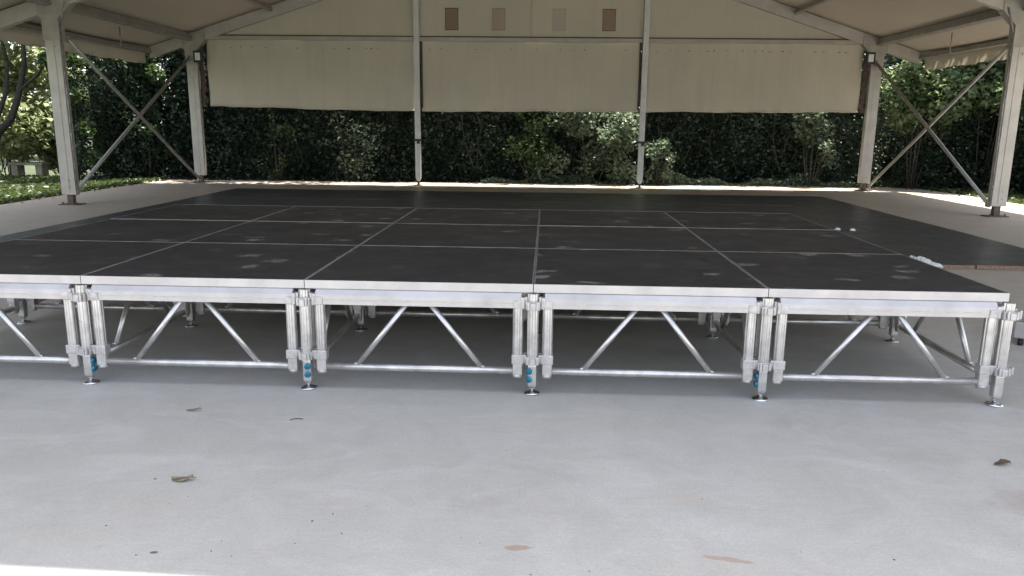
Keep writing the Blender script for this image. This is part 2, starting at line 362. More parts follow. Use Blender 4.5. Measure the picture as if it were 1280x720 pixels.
# purlins between the frames
for bi in range(3):
    y0, y1 = YF[bi+1]+.06, YF[bi]-.06
    for sx in (-1, 1):
        for x, w, h in ((8.83, .07, .10), (HB, .11, .15), (5.95, .07, .10), (4.0, .07, .10), (2.0, .07, .10), (0.0, .08, .10)):
            if x == 0.0 and sx == 1: continue
            def pur(g, x=x, w=w, h=h):
                zt = zb(x)+.235
                g.box((sx*x, (y0+y1)/2, zt-h/2-(0.04 if x == 8.83 else .01)), (w, y1-y0, h), rot=Matrix.Rotation(sx*ang if x else 0, 3, 'Y'), bev=.006)
            tb(pur, 'purlin', TENTDK if x < 5 else mat_simple('purlin_metal', (.30, .285, .26), .5, .3, .15, 4))
        def hang(g):
            ym = (y0+y1)/2 + .3
            g.tube((sx*8.3, ym, zb(8.3)+.235), (sx*8.3, ym, zb(8.3)-.12), .012, n=8)
            g.tube((sx*8.3, ym, zb(8.3)-.12), (sx*8.36, ym, zb(8.3)-.14), .012, n=8)
        tb(hang, 'hook', TENTDK)
    # roof sheets, gently sagging between the frames
    for sx in (-1, 1):
        b = bmesh.new(); nx, ny = 34, 14; V = []
        for i in range(nx+1):
            row = []
            for j in range(ny+1):
                x = 8.92*i/nx; y = YF[bi+1] + (YF[bi]-YF[bi+1])*j/ny
                if bi == 2 and j == 0: y -= 0.1
                if bi == 0 and j == ny: y += 0.12
                sag = 0.05*math.sin(math.pi*j/ny)*abs(math.sin(math.pi*x/2.0))**.7
                row.append(b.verts.new((sx*x, y, zb(x)+.262-sag+.004)))
            V.append(row)
        for i in range(nx):
            for j in range(ny):
                f = b.faces.new((V[i][j], V[i+1][j], V[i+1][j+1], V[i][j+1])); f.smooth = True
        me = bpy.data.meshes.new('roof_sheet'); bmesh.ops.recalc_face_normals(b, faces=b.faces); b.to_mesh(me); b.free(); me.materials.append(ROOF)
        o = link('roof_sheet', me, tent); sd = o.modifiers.new('s', 'SOLIDIFY'); sd.thickness = .002
        # valance along the eave
        b = bmesh.new(); n = 60; V = []
        for j in range(n+1):
            y = YF[bi+1]+.1 + (YF[bi]-YF[bi+1]-.2)*j/n
            w = .012*math.sin(j*.9)+.01*math.sin(j*2.3)
            lo = 2.73+.012*math.sin(j*.45+bi)+.006*math.sin(j*1.7)
            zt = zb(8.92)+.262
            V.append([b.verts.new((sx*8.89, y, zt-.012)), b.verts.new((sx*(8.935+w*.5), y, (zt+lo)/2)), b.verts.new((sx*(8.93+w), y, lo))])
        for j in range(n):
            for k in range(2):
                f = b.faces.new((V[j][k], V[j+1][k], V[j+1][k+1], V[j][k+1])); f.smooth = True
        me = bpy.data.meshes.new('valance'); b.to_mesh(me); b.free(); me.materials.append(CURT)
        o = link('valance', me, tent); sd = o.modifiers.new('s', 'SOLIDIFY'); sd.thickness = .002
# wind braces in the rearmost bays
for sx in (-1, 1):
    for (a, c, off) in (((-4.97, 2.78), (-.22, .12), .035), ((-.14, 2.86), (-5.10, .20), -.035)):
        def br(g):
            g.tube((sx*HB+off, a[0], a[1]), (sx*HB+off, c[0], c[1]), .033, n=12)
            for (yy, zz) in (a, c): g.box((sx*HB+off, yy, zz), (.03, .12, .12), bev=.006)
        tb(br, 'brace', mat_simple('brace_tube', (.36, .35, .33), .42, .6, .15, 6))
# back gable: columns, rail, curtains, fabric above
GX = [-HB+.125, -2.625, 2.625, HB-.125]
for x in (-2.625, 2.625):
    p = tb(lambda g: (g.box((x, -.03, .17+2.4), (.125, .12, 4.8), bev=.006), g.prism([(x-.06, .17), (x+.06, .17), (x+.03, .10), (x-.03, .10)], 'y', -.07, .01),
                      g.box((x, -.094, 2.6), (.03, .01, 4.8))), 'gable_post', mat_simple('gable_post_paint', (.58, .57, .54), .5, .2, .1, 4))
    tb(lambda g: (g.box((x, -.03, .055), (.05, .05, .10)), g.box((x, -.03, .006), (.16, .16, .012))), 'base_plate', STEELB, p)
    tb(lambda g: (g.box((x-.01, -.03, 1.06), (.19, .15, .05), bev=.01), g.box((x+.02, -.115, 1.03), (.07, .04, .11), bev=.01)), 'clamp', BLACKP, p)
    tb(lambda g: (g.box((x+(.11 if x < 0 else -.11), .02, 2.55), (.035, .02, 1.5)),), 'curtain_cord', LACE, p)
for i in range(3):
    xa, xb = GX[i]+(.0 if i == 0 else .075), GX[i+1]-(.0 if i == 2 else .075)
    tb(lambda g: g.box(((xa+xb)/2, -.03, 3.395), (xb-xa, .02, .022)), 'keder_strip', LACE)
    tb(lambda g: (g.box(((xa+xb)/2, .0, 3.335), (xb-xa, .07, .085), bev=.006), g.box(((xa+xb)/2, .0, 3.352), (xb-xa, .05, .06))), 'gable_rail', mat_simple('gable_rail_paint', (.40, .365, .31), .55, .2, .12, 3))
def cloth_panel(name, x0, x1, ztop, zbot, y, mat, seed, amp=.02, nx=70, nz=24):
    rn = random.Random(seed); ph = [rn.uniform(0, 6.28) for _ in range(6)]; b = bmesh.new(); V = []
    for i in range(nx+1):
        x = x0+(x1-x0)*i/nx; row = []
        zt = ztop(x); zl = zbot(x)
        for k in range(nz+1):
            s = k/nz; z = zt+(zl-zt)*s
            e = min(abs(x-x0), abs(x1-x))
            w = 1.8*amp*(math.sin(x*3.1+ph[0]+.8*s)*.5+math.sin(x*7.3+ph[1]-1.1*s)*.35+math.sin(x*17+ph[2])*.15)*(0.25+s)
            w += amp*1.1*math.exp(-e/.18)*math.sin(z*5+ph[3])
            row.append(b.verts.new((x, y+w, z)))
        V.append(row)
    for i in range(nx):
        for k in range(nz):
            f = b.faces.new((V[i][k], V[i+1][k], V[i+1][k+1], V[i][k+1])); f.smooth = True
    me = bpy.data.meshes.new(name); b.to_mesh(me); b.free(); me.materials.append(mat)
    o = link(name, me, tent); sd = o.modifiers.new('s', 'SOLIDIFY'); sd.thickness = .003; return o
zl = [(1.80, 1.725), (1.735, 1.765), (1.765, 1.80)]; cx = [(-7.55, -2.71), (-2.53, 2.53), (2.71, 7.60)]
for i in range(3):
    (x0, x1), (a, c) = cx[i], zl[i]
    o = cloth_panel('curtain', x0, x1, lambda x: 3.42, lambda x: a+(c-a)*(x-x0)/(x1-x0)+.006*math.sin(x*1.7+i)+.007*math.sin(x*4)+.004*math.sin(x*11), .07, CURT, i+3, .022)
    g = MB(); re = random.Random(i+40); q = x0+.2
    while q < x1-.2:
        if re.random() < .75: g.box((q, .055-.0, 3.13+re.uniform(-.012, .012)), (re.uniform(.015, .05), .012, re.uniform(.008, .02)))
        q += re.uniform(.12, .38)
    tag(g.build('eyelets', LACE, o), kind='stuff')
    g = MB(); n = 40       # thick rolled hem
    for k in range(n):
        xs = [x0+(x1-x0)*q/n for q in (k, k+1)]
        zz = [a+(c-a)*(x-x0)/(x1-x0)+.006*math.sin(x*1.7+i)+.007*math.sin(x*4)+.004*math.sin(x*11) for x in xs]
        g.tube((xs[0], .07, zz[0]), (xs[1], .07, zz[1]), .012, n=6, cap=False)
    g.build('hem', CURT, o)
    def ztop(x): return zb(x)+.12
    gx = [(-6.9, -2.55), (-2.55, 2.55), (2.55, 6.9)][i]
    if i == 1:
        for h0, h1 in ((-2.55, 0.0), (0.0, 2.55)):
            o = cloth_panel('gable_sheet', h0, h1, ztop, lambda x: 3.30, .045, CURT, i+9+h0, .010, 40, 24)
    else:
        o = cloth_panel('gable_sheet', gx[0]-.3 if i == 0 else gx[0], gx[1] if i == 0 else gx[1]+.3, lambda x: max(ztop(x), 3.41), lambda x: 3.30, .045, CURT, i+9, .010, 60, 24)
for (x, mt) in ((-1.815, 0), (-.74, 1), (.64, 2), (1.78, 3)):
    w, z0, z1 = .30, 3.545, 4.03
    pt = tb(lambda g: g.box((x, .030, (z0+z1)/2), (w, .004, z1-z0)), 'fabric_patch', PATCH[mt])
    tb(lambda g: (g.box((x, .027, z1-.012), (w+.01, .006, .022)), g.box((x, .027, z0+.010), (w+.01, .006, .018)), g.box((x-w/2+.006, .027, (z0+z1)/2), (.014, .006, z1-z0-.04)), g.box((x+w/2-.006, .027, (z0+z1)/2), (.014, .006, z1-z0-.04))), 'patch_border', PATCHB[mt], pt)
# dark laced fabric gathered next to the corner posts
for sx in (-1, 1):
    def lace(g):
        rn = random.Random(5+sx)
        for k in range(16):
            z = 1.82+k*.087
            g.box((sx*(HB-.20)+rn.uniform(-.02, .02), .05+rn.uniform(-.01, .01), z), (.09+rn.uniform(-.02, .03), .05, .10), rot=Matrix.Rotation(rn.uniform(-.4, .4), 3, 'Y'), bev=.012)
    tb(lace, 'gathered_fabric', LACE)
# floodlights on the two back corner posts
for sx, where in ((-1, 'left'), (1, 'right')):
    x = sx*(HB-.205) ; z = 2.90 if sx < 0 else 2.98
    fl = tag(empty('floodlight', T(x, -.20, z), TA), 'small black floodlight with pale glass on the back %s corner post of the tent' % where, 'floodlight', 'floodlights under the tent eaves')
    MB().box((0, .03, 0), (.20, .05, .26), bev=.01).box((0, .07, 0), (.14, .04, .18), bev=.006).build('housing', BLACKP, fl)
    MB().box((0, 0.002, 0), (.115, .012, .165)).build('glass', GLASSW, fl)
    MB().box((-sx*-.0+sx*.05, .12, 0), (.05, .10, .04)).box((sx*.12, .14, 0), (.10, .03, .05)).build('mounting_bracket', BLACKP, fl)

# ------------------------------------------------------------------ stage
U = 1.22; HS = .604
colname = ['leftmost', 'second from left', 'middle', 'second from right', 'rightmost']
rowname = ['front row', 'second row', 'rear row']
# one deck: board + four edge rails
deck = empty('stage_deck')
g = MB(); g.mi = 1; g.box((U/2, U/2, HS-.0125), (U-.018, U-.018, .021))
for f in g.b.faces:
    if f.normal.z > .5: f.material_index = 0
g.build('board', [DECK, PLYU], deck)
def rail(x0, y0, x1, y1, cx_, cy_, alongx):
    g = MB(); L = U-.004
    # outer face is vertical, inner edge tucked under the board
    if alongx:
        s = 1 if cy_ < U/2 else -1; yo = .002 if s > 0 else U-.002
        poly = [(yo, HS-.045), (yo, HS-.0005), (yo+s*.0075, HS-.0005), (yo+s*.0075, HS-.024), (yo+s*.028, HS-.024), (yo+s*.028, HS-.045)]
        g.prism(poly, 'x', .002, U-.002)
    else:
        s = 1 if cx_ < U/2 else -1; xo = .002 if s > 0 else U-.002
        poly = [(xo, HS-.0452), (xo, HS-.0007), (xo+s*.0065, HS-.0007), (xo+s*.0065, HS-.0242), (xo+s*.028, HS-.0242), (xo+s*.028, HS-.0452)]
        g.prism(poly, 'y', .012, U-.012)
    return g
for (cx_, cy_, ax) in ((0, 0, True), (0, U, True), (0, 0, False), (U, 0, False)):
    rail(0, 0, 0, 0, cx_, cy_, ax).build('edge_rail', ALU_RAIL if (ax and cy_ == 0) else EDGE, deck)
rnd = random.Random(3); first = True
for r in range(3):
    for c in range(5):
        loc = (-3*U+c*U, r*U, rnd.uniform(-.0015, .0015) if r else 0)
        d = deck if first else dup(deck, loc); first = False
        d.location = loc; d.rotation_euler = (0, 0, rnd.uniform(-.0012, .0012) if r else 0)
        if r: 
            for ch in d.children:
                if ch.name.startswith('edge_rail') and ch.data.materials[0] == ALU_RAIL:
                    ch.data = ch.data.copy(); ch.data.materials[0] = EDGE
        tag(d, '%s dark plywood stage deck in the %s of the platform' % (colname[c], rowname[r]), 'stage deck', 'dark plywood decks of the stage')

# one leg: pole, collars, inner tube, knobs, spindle, foot
def collar(g, z, h):
    g.box((0, 0, z), (.074, .074, h), bev=.008)
    for a in range(4):
        q = Matrix.Rotation(a*math.pi/2, 3, 'Z')
        g.box(q @ Vector((.047, 0, z)), (.024, .030, h*.82) if a % 2 == 0 else (.030, .024, h*.82), bev=.004)
        for s in (-1, 1): g.box(q @ Vector((.052, s*.023, z+h*.12)), (.010, .012, h*.9) if a % 2 == 0 else (.012, .010, h*.9), bev=.002)
def leg_parts(root, knobs):
    g = MB(); prof = []
    n = 48; ring = []
    for k in range(n):                         # fluted tube
        t = 2*math.pi*k/n; r = .0285+.0016*(1 if (k % 6) < 4 else -1)
        ring.append((r*math.cos(t), r*math.sin(t)))
    g.prism(ring, 'z', .165, .555); 
    for f in g.b.faces:
        if len(f.verts) == 4: f.smooth = False
    g.build('pole', ALU, root)
    g = MB(); collar(g, .492, .048); g.build('top_collar', CAST, root)
    g = MB(); collar(g, .192, .046); g.build('bottom_collar', CAST, root)
    MB().box((0, 0, .107), (.047, .047, .125), bev=.010).box((0, 0, .052), (.040, .040, .02), bev=.005).build('inner_tube', ALU, root)
    MB().tube((0, 0, .012), (0, 0, .045), .0085, n=12).tube((0, 0, .030), (0, 0, .038), .016, n=6, smooth=False).build('spindle', CHROME, root)
    tl = Matrix.Rotation(random.uniform(-.06, .06), 3, 'X') @ Matrix.Rotation(random.uniform(-.06, .06), 3, 'Y')
    MB().lathe([(.040, 0.0), (.043, .003), (.042, .007), (.030, .0115), (.016, .016), (.012, .020)], (0, 0, .001), 28, tl).build('foot_plate', CHROME, root)
    if knobs is not None:
        d = Vector((math.cos(knobs), math.sin(knobs), 0)); q = d.to_track_quat('Z', 'Y').to_matrix()
        for z in (.088, .133):
            MB().lathe([(.009, 0), (.009, .004), (.0165, .005), (.0175, .010), (.0165, .015), (.010, .018), (.009, .0175)], d*.022+Vector((0, 0, z)), 20, q).build('blue_knob', BLUE, root)
legs = {}
fn = ['far left', 'second from left', 'third from left', 'middle', 'second from right', 'rightmost']
kn = {0: None, 1: -.25, 2: -1.35, 3: -2.1, 4: -2.95, 5: None}
protoleg = None
for c in range(6):
    l = empty('jack_stand', (-3*U+c*U, 0, 0), random.uniform(-.03, .03)); leg_parts(l, kn[c])
    vis = ['', 'leftmost', 'second from left', 'middle', 'second from right', 'rightmost'][c]
    tag(l, ('%s aluminium jack stand in view along the front edge of the stage' % vis if c else 'aluminium jack stand under the front left corner of the stage'), 'jack stand', 'adjustable jack stands of the stage')
inner = {}
for r in (1, 2, 3):
    for c in range(6):
        if r == 1:
            l = empty('jack_stand', (-3*U+c*U, r*U, 0), random.uniform(-.05, .05))
            leg_parts(l, random.uniform(0, 6.28) if c % 2 == 0 else None)
            tag(l, 'shaded %s jack stand in the second line under the stage' % fn[c], 'jack stand', 'adjustable jack stands of the stage')
            inner[c] = l
        else:
            l = dup(inner[c], (-3*U+c*U, r*U, 0), random.uniform(-.05, .05))
            tag(l, 'aluminium jack stand under the %s of the stage, %s of six' % ('middle' if r == 2 else 'back edge', fn[c]), 'jack stand', 'adjustable jack stands of the stage')

# one truss frame along local +x, from node to node
truss = empty('truss_frame')
g = MB()
prof = [(-.026, .478), (.024, .478), (.024, .5575), (.000, .5575), (-.006, .5545), (-.024, .531), (-.026, .527)]
g.prism(prof, 'x', .062, U-.062); g.build('top_rail', ALU_RAIL, truss)
MB().box((U/2, -.0275, .5035), (U-.13, .003, .003)).build('rail_lip', CAST, truss)
MB().tube((.088, 0, .128), (U-.088, 0, .128), .0205, n=16).build('bottom_tube', ALU, truss)
for s in (0, 1):
    fx = (lambda x: x) if s == 0 else (lambda x: U-x)
    MB().tube((fx(.225*U), 0, .142), (fx(.445*U), 0, .480), .0150, n=12).box((fx(.225*U), 0, .149), (.036, .026, .010), bev=.003).build('diagonal', ALU, truss)
    g = MB(); n = 40
    ring = [((.0265+.0012*(1 if (k % 5) < 3 else -1))*math.cos(2*math.pi*k/n)+fx(.079), (.0265+.0012*(1 if (k % 5) < 3 else -1))*math.sin(2*math.pi*k/n)) for k in range(n)]
    g.prism(ring, 'z', .20, .479); g.build('upright', ALU, truss)
    g = MB()
    g.box((fx(.079), 0, .196), (.064, .056, .052), bev=.006).box((fx(.079), 0, .140), (.052, .046, .068), bev=.007)
    g.tube((fx(.079), 0, .112), (fx(.079), 0, .094), .024, .026, n=16)
    g.box((fx(.045), -.022, .205), (.024, .012, .036), bev=.003).box((fx(.045), .022, .205), (.024, .012, .036), bev=.003)
    g.build('lower_bracket', CAST, truss)
    g = MB()
    g.box((fx(.082), -.018, .498), (.040, .030, .044), bev=.005).box((fx(.055), -.0, .505), (.022, .060, .062), bev=.004).box((fx(.037), -.0, .520), (.014, .044, .036), bev=.003)
    g.build('upper_bracket', CAST, truss)
TG = 'truss frames between the stage legs'
first = True
for r in (0, 1, 2, 3):
    for c in range(5):
        if r == 2: continue
        loc = (-3*U+c*U, 0.004 if r == 0 else r*U, 0)
        t_ = truss if first else dup(truss, loc); first = False; t_.location = loc
        tag(t_, ('%s aluminium truss frame along the front edge of the stage' % colname[c] if r == 0 else '%s shaded truss frame in the %s line under the stage' % (colname[c], 'second' if r == 1 else 'rear')), 'truss frame', TG)
for c in range(6):
    for r in range(3):
        t_ = dup(truss, (-3*U+c*U, r*U, 0), math.pi/2 if c < 5 else math.pi/2)
        if c == 5: t_.rotation_euler = (0, 0, -math.pi/2); t_.location = (-3*U+c*U, (r+1)*U, 0); t_.rotation_euler = (0, 0, -math.pi/2)
        if c == 5: t_.rotation_euler = (0, 0, math.pi/2); t_.location = (-3*U+c*U, r*U, 0)
        tag(t_, 'truss frame running backwards from the %s leg of the %s' % (fn[c], ['front line', 'second line', 'third line'][r]), 'truss frame', TG)

# black plywood floor behind the stage
fl = tag(empty('black_floor', (0, 0, 0)), 'low black floor of plywood sheets lying on the concrete behind the stage', 'floor covering')
rn = random.Random(11); X0, X1, Y0, Y1 = -6.55, 5.76, 4.10, 12.27
nx, ny = 10, 4; w, h = (X1-X0)/nx, (Y1-Y0)/ny; mesh0 = None
for i in range(nx):
    for j in range(ny):
        if mesh0 is None:
            g = MB(); g.mi = 1; g.box((0, 0, .021), (w-.003, h-.003, .042))
            for f in g.b.faces:
                if f.normal.z > .5: f.material_index = 0
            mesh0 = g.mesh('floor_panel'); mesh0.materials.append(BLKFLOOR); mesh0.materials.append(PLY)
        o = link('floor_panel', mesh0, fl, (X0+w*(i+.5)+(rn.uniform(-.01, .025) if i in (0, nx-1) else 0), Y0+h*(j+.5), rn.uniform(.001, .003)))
        o.rotation_euler = (rn.uniform(-.0006, .0006), rn.uniform(-.0006, .0006), 0)

# small white caps beside the second-row right corner
for (x, y, z, lab) in ((2.47, 2.47, .600, 'small white cap at the right end of the second deck seam, nearer the stage'), (2.585, 2.45, .598, 'small white cap just right of the stage, outer one of the pair')):
    cp = tag(empty('white_cap', (x, y, z)), lab, 'cap', 'white caps beside the stage')
    MB().lathe([(.022, 0), (.024, .003), (.021, .011), (.014, .018), (.006, .021), (.001, .022)], (0, 0, 0), 20).build('dome', WHITE, cp)
    MB().box((-.07 if x > 2.55 else -.01, 0, -.012), (.20 if x > 2.55 else .06, .035, .022), bev=.004).build('bracket_arm', RUBBER, cp)

# folded white sheet by the right edge of the stage
sh = tag(empty('folded_sheet', (2.45, .80, 0)), 'crumpled white plastic sheet tucked along the right edge of the stage', 'sheet')
def crumple(x0, x1fn, y0, y1, z, seed, nm):
    rn = random.Random(seed); b = bmesh.new(); V = []; n = 22; mm = 8
    for i in range(n+1):
        y = y0+(y1-y0)*i/n; row = []
        for k in range(mm+1):
            x = x0+(x1fn((y-y0)/(y1-y0)))*k/mm
            row.append(b.verts.new((x, y, z+.018*math.sin(i*.9+k*.7+seed)+rn.uniform(-.008, .008)-.05*(k/mm)**2)))
        V.append(row)
    for i in range(n):
        for k in range(mm): b.faces.new((V[i][k], V[i+1][k], V[i+1][k+1], V[i][k+1]))
    me = bpy.data.meshes.new(nm); b.to_mesh(me); b.free(); me.materials.append(WHITE)
    o = link(nm, me, sh); sd = o.modifiers.new('s', 'SOLIDIFY'); sd.thickness = .006; return o
crumple(0.003, lambda s: .05+.13*min(1, s*1.3), -.02, .74, .532, 1, 'flat_fold')
crumple(.12, lambda s: .15, .42, .60, .548, 2, 'raised_fold')
MB().box((.02, .38, .45), (.03, .5, .20)).build('hanging_flap', WHITE, sh)

# loose aluminium step section lying at the right edge of the picture
st = tag(empty('step_section', (3.43, 1.46, 0), R(-38)), 'loose grey aluminium step section lying on the concrete right of the stage', 'step section')
MB().box((.75, .30, .105), (1.5, .05, .11), bev=.006).build('side_rail', ALU_RAIL, st)
MB().box((.75, -.30, .105), (1.5, .05, .11), bev=.006).build('side_rail', ALU_RAIL, st)
for k in range(4): MB().box((.12+k*.42, 0, .12), (.22, .548, .035), bev=.005).build('tread', ALU, st)
for a, b_ in ((.04, -.30), (.04, .30), (1.46, -.3), (1.46, .3)): MB().tube((a, b_, 0.0), (a, b_, .05), .016, n=14).build('rubber_foot', RUBBER, st)

# ------------------------------------------------------------------ litter on the concrete
def leaf_thing(loc, rz, L, Wd, curl, mat, label, seed, tear=0.0):
    rn = random.Random(seed); b = bmesh.new(); n = 18; mm = 6; V = []
    for i in range(n+1):
        s = i/n; wd = Wd*math.sin(math.pi*min(1, s*.96+.03))**.8; row = []
        for k in range(mm+1):
            q = k/mm*2-1
            if tear and q > .5: wd2 = wd*(1-tear*abs(math.sin(s*9+seed)))
            else: wd2 = wd
            z = .004+curl*(q*q)*(.6+.5*math.sin(s*5+seed))+.012*s*s+rn.uniform(-.001, .001)
            row.append(b.verts.new((L*(s-.5), q*wd2/2, z)))
        V.append(row)
    for i in range(n):
        for k in range(mm):
            f = b.faces.new((V[i][k], V[i+1][k], V[i+1][k+1], V[i][k+1])); f.smooth = True
    me = bpy.data.meshes.new('blade'); b.to_mesh(me); b.free(); me.materials.append(mat)
    root = tag(empty('fallen_leaf', loc, rz), label, 'leaf', 'fallen leaves on the concrete')
    o = link('blade', me, root); sd = o.modifiers.new('s', 'SOLIDIFY'); sd.thickness = .0012
    MB().tube((L*.46, 0, .014), (L*.62, .004, .010), .0016, .001, n=6).tube((-L*.45, 0, .0065), (L*.46, 0, .0165), .0012, n=5).build('stalk', DRYLEAF2, root)
leaf_thing((-1.39, -1.13, 0), .10, .085, .042, .012, DRYLEAF, 'olive dry leaf lying flat in the left foreground of the concrete', 2, .3)
leaf_thing((2.05, -.76, 0), -.05, .066, .034, .015, DRYLEAF2, 'dark curled dead leaf near the right edge of the foreground', 5, .5)
leaf_thing((-1.69, -.38, 0), .05, .07, .016, .006, DRYLEAF, 'thin brown leaf on the concrete in front of the leftmost leg', 9, 0)
root = tag(empty('dry_twig', (-1.14, -.46, 0)), 'tiny dark curved twig on the concrete before the second leg from left', 'twig')
MB().tube((-.03, -.01, .003), (-.01, .008, .005), .0018, n=5).tube((-.01, .008, .005), (.03, .006, .004), .0018, n=5).build('stem', TWIG, root)
g = MB(); rn = random.Random(21)
spots = [(rn.uniform(-1.5, -.6), rn.uniform(-1.7, -1.15)) for _ in range(14)]+[(rn.uniform(.0, 2.0), rn.uniform(-1.68, -.6)) for _ in range(9)]+[(rn.uniform(-3.5, 3), rn.uniform(-1.6, 3)) for _ in range(20)]+[(-.22, -1.5), (-.15, -1.53), (.03, -1.71), (.06, -1.73), (.12, -1.72), (.22, -1.68), (.42, -1.66), (.95, -1.52), (1.25, -1.55)]
for (x, y) in spots:
    s = rn.choice((.0012, .0015, .002, .003)); g.box((x, y, s*.5), (s*rn.uniform(1, 2.4), s*rn.uniform(1, 1.8), s), rot=Matrix.Rotation(rn.uniform(0, 3), 3, 'Z'))
tag(g.build('grit', mat_simple('dark_grit', (.10, .085, .07), .9)), 'specks of dark grit and crumbs scattered over the concrete', 'grit', kind='stuff')

# ------------------------------------------------------------------ vegetation
def leafmesh(name, P, size, mat, updir=0.5, droop=None):
    """P: (n,3) leaf positions; each leaf is a folded, pointed blade of four triangles"""
    n = len(P); sz = size*RNG.uniform(.55, 1.35, n)
    a = RNG.normal(size=(n, 3)); a[:, 2] = a[:, 2]*.6 - (droop if droop is not None else .25); a /= np.linalg.norm(a, axis=1)[:, None]
    nn = RNG.normal(size=(n, 3)); nn[:, 2] = np.abs(nn[:, 2])+updir; b = np.cross(nn, a); b /= np.linalg.norm(b, axis=1)[:, None]
    c = np.cross(a, b)
    L = sz[:, None]; w = (sz*RNG.uniform(.28, .42, n))[:, None]
    v0 = P-a*L*.5; v1 = P+b*w+c*w*.25-a*L*.05; v2 = P+a*L*.5-c*L*.08; v3 = P-b*w+c*w*.25-a*L*.05
    V = np.stack([v0, v1, v2, v3], 1).reshape(-1, 3)
    i = np.arange(n)*4
    Fc = np.stack([i, i+1, i+2, i, i+2, i+3], 1).reshape(-1)
    me = bpy.data.meshes.new(name); me.vertices.add(n*4); me.vertices.foreach_set('co', V.ravel().astype(np.float32))
    me.loops.add(n*6); me.loops.foreach_set('vertex_index', Fc.astype(np.int32))
    me.polygons.add(n*2); me.polygons.foreach_set('loop_start', (np.arange(n*2)*3).astype(np.int32)); me.polygons.foreach_set('loop_total', np.full(n*2, 3, np.int32))
    me.update(calc_edges=True)
    at = me.attributes.new('rnd', 'FLOAT', 'FACE'); at.data.foreach_set('value', np.repeat(RNG.beta(1.6, 2.2, n), 2).astype(np.float32))
    me.materials.append(mat); return me
def clumps(centres, radii, n, flat=1.0, shell=.55):
    """leaf positions gathered in clumps, denser towards each clump's outside"""
    c = np.array(centres, float); r = np.array(radii, float); k = RNG.choice(len(c), n, p=(r**2)/(r**2).sum())
    d = RNG.normal(size=(n, 3)); d /= np.linalg.norm(d, axis=1)[:, None]
    rr = RNG.uniform(shell**3, 1, n)**(1/3)*RNG.uniform(.75, 1.12, n)
    d[:, 2] *= flat
    return c[k]+d*(r[k]*rr)[:, None]
def limb(g, pts, rad):
    for i in range(len(pts)-1): g.tube(pts[i], pts[i+1], rad[i], rad[i+1], n=9, cap=(i in (0, len(pts)-2)))
def tree(loc, h, cr, label, mat, seed, nleaf=9000, lsize=.16, base_z=None, trunk_r=.14, name='tree', group=None, lean=(0, 0), cat='tree', cz0=.45):
    rn = random.Random(seed); root = tag(empty(name, loc), label, cat, group)
    g = MB(); pts = [Vector((0, 0, -.1))]; rad = [trunk_r*1.25]; th = h*cz0+.5
    for i in range(1, 6):
        s = i/5; pts.append(Vector((lean[0]*s*s+rn.uniform(-.08, .08), lean[1]*s*s+rn.uniform(-.08, .08), th*s))); rad.append(trunk_r*(1-.45*s))
    limb(g, pts, rad); g.build('trunk', BARK, root)
    top = pts[-1]; cs = []; rs = []
    for k in range(7):
        a = k*2*math.pi/7+rn.uniform(-.3, .3); e = rn.uniform(.2, 1.2)
        L = cr*rn.uniform(.55, .85); tip = top+Vector((math.cos(a)*math.cos(e)*L, math.sin(a)*math.cos(e)*L, math.sin(e)*(h-th)*.8))
        mid = (top+tip)/2+Vector((rn.uniform(-.2, .2), rn.uniform(-.2, .2), rn.uniform(0, .3)))
        g = MB(); limb(g, [top-Vector((0, 0, .3)), mid, tip], [trunk_r*.5, trunk_r*.3, trunk_r*.1]); g.build('branch', BARK, root)
        for q in range(3):
            cs.append(tuple(mid.lerp(tip, .35+.35*q)+Vector((rn.uniform(-.5, .5), rn.uniform(-.5, .5), rn.uniform(-.4, .4)))*cr*.35)); rs.append(cr*rn.uniform(.28, .46))
    me = leafmesh('crown', clumps(cs, rs, nleaf, .75), lsize, mat); link('crown', me, root)
    return root
def to_world(P):
    c, s = math.cos(TA), math.sin(TA); Q = P.copy(); Q[:, 0] = TX+c*P[:, 0]-s*P[:, 1]; Q[:, 1] = TY+s*P[:, 0]+c*P[:, 1]; return Q

# hedge bank behind the slab, in tent coordinates: a path with a height, filled with leaves
def bank(path, hfun, depth, n, lsize, mat, bulge=.35, zlo=0.0, droop=.35, updir=.4):
    path = np.array(path, float); seg = np.linalg.norm(np.diff(path, axis=0), axis=1); cum = np.concatenate([[0], np.cumsum(seg)])
    s = RNG.uniform(0, cum[-1], n); x = np.interp(s, cum, path[:, 0]); y = np.interp(s, cum, path[:, 1])
    i = np.clip(np.searchsorted(cum, s)-1, 0, len(seg)-1); tx = (path[i+1, 0]-path[i, 0])/seg[i]; ty = (path[i+1, 1]-path[i, 1])/seg[i]
    hh = np.array([hfun(q) for q in s]); z = zlo+RNG.uniform(0, 1, n)*(hh-zlo)
    off = bulge*(np.sin(s*1.7+z*1.3)*.5+np.sin(s*3.9-z*2.1+1)*.3+np.sin(s*8.3+z*5.0)*.2)
    dd = off+depth*RNG.beta(1.0, 1.6, n)
    P = np.stack([x-ty*dd, y+tx*dd, z], 1)      # outward = left of the path direction
    return to_world(P)
back_path = [(-10.6, 1.5), (-9.2, 1.15), (-5, 1.35), (0, 1.45), (5, 1.5), (9.0, 1.3), (10.6, .0), (10.8, -3), (11.2, -6)]
left_path = [(-10.35, -.75), (-9.7, .3), (-9.2, 1.2), (-8.6, 2.2)]
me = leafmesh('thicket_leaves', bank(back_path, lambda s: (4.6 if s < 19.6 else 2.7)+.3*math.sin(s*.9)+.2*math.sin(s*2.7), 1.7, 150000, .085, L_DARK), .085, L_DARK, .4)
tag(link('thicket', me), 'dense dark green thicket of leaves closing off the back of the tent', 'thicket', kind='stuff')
me = leafmesh('thicket_leaves', bank(left_path, lambda s: 4.8+.3*math.sin(s*1.3), 1.1, 26000, .085, L_DARK), .085, L_DARK, .4)
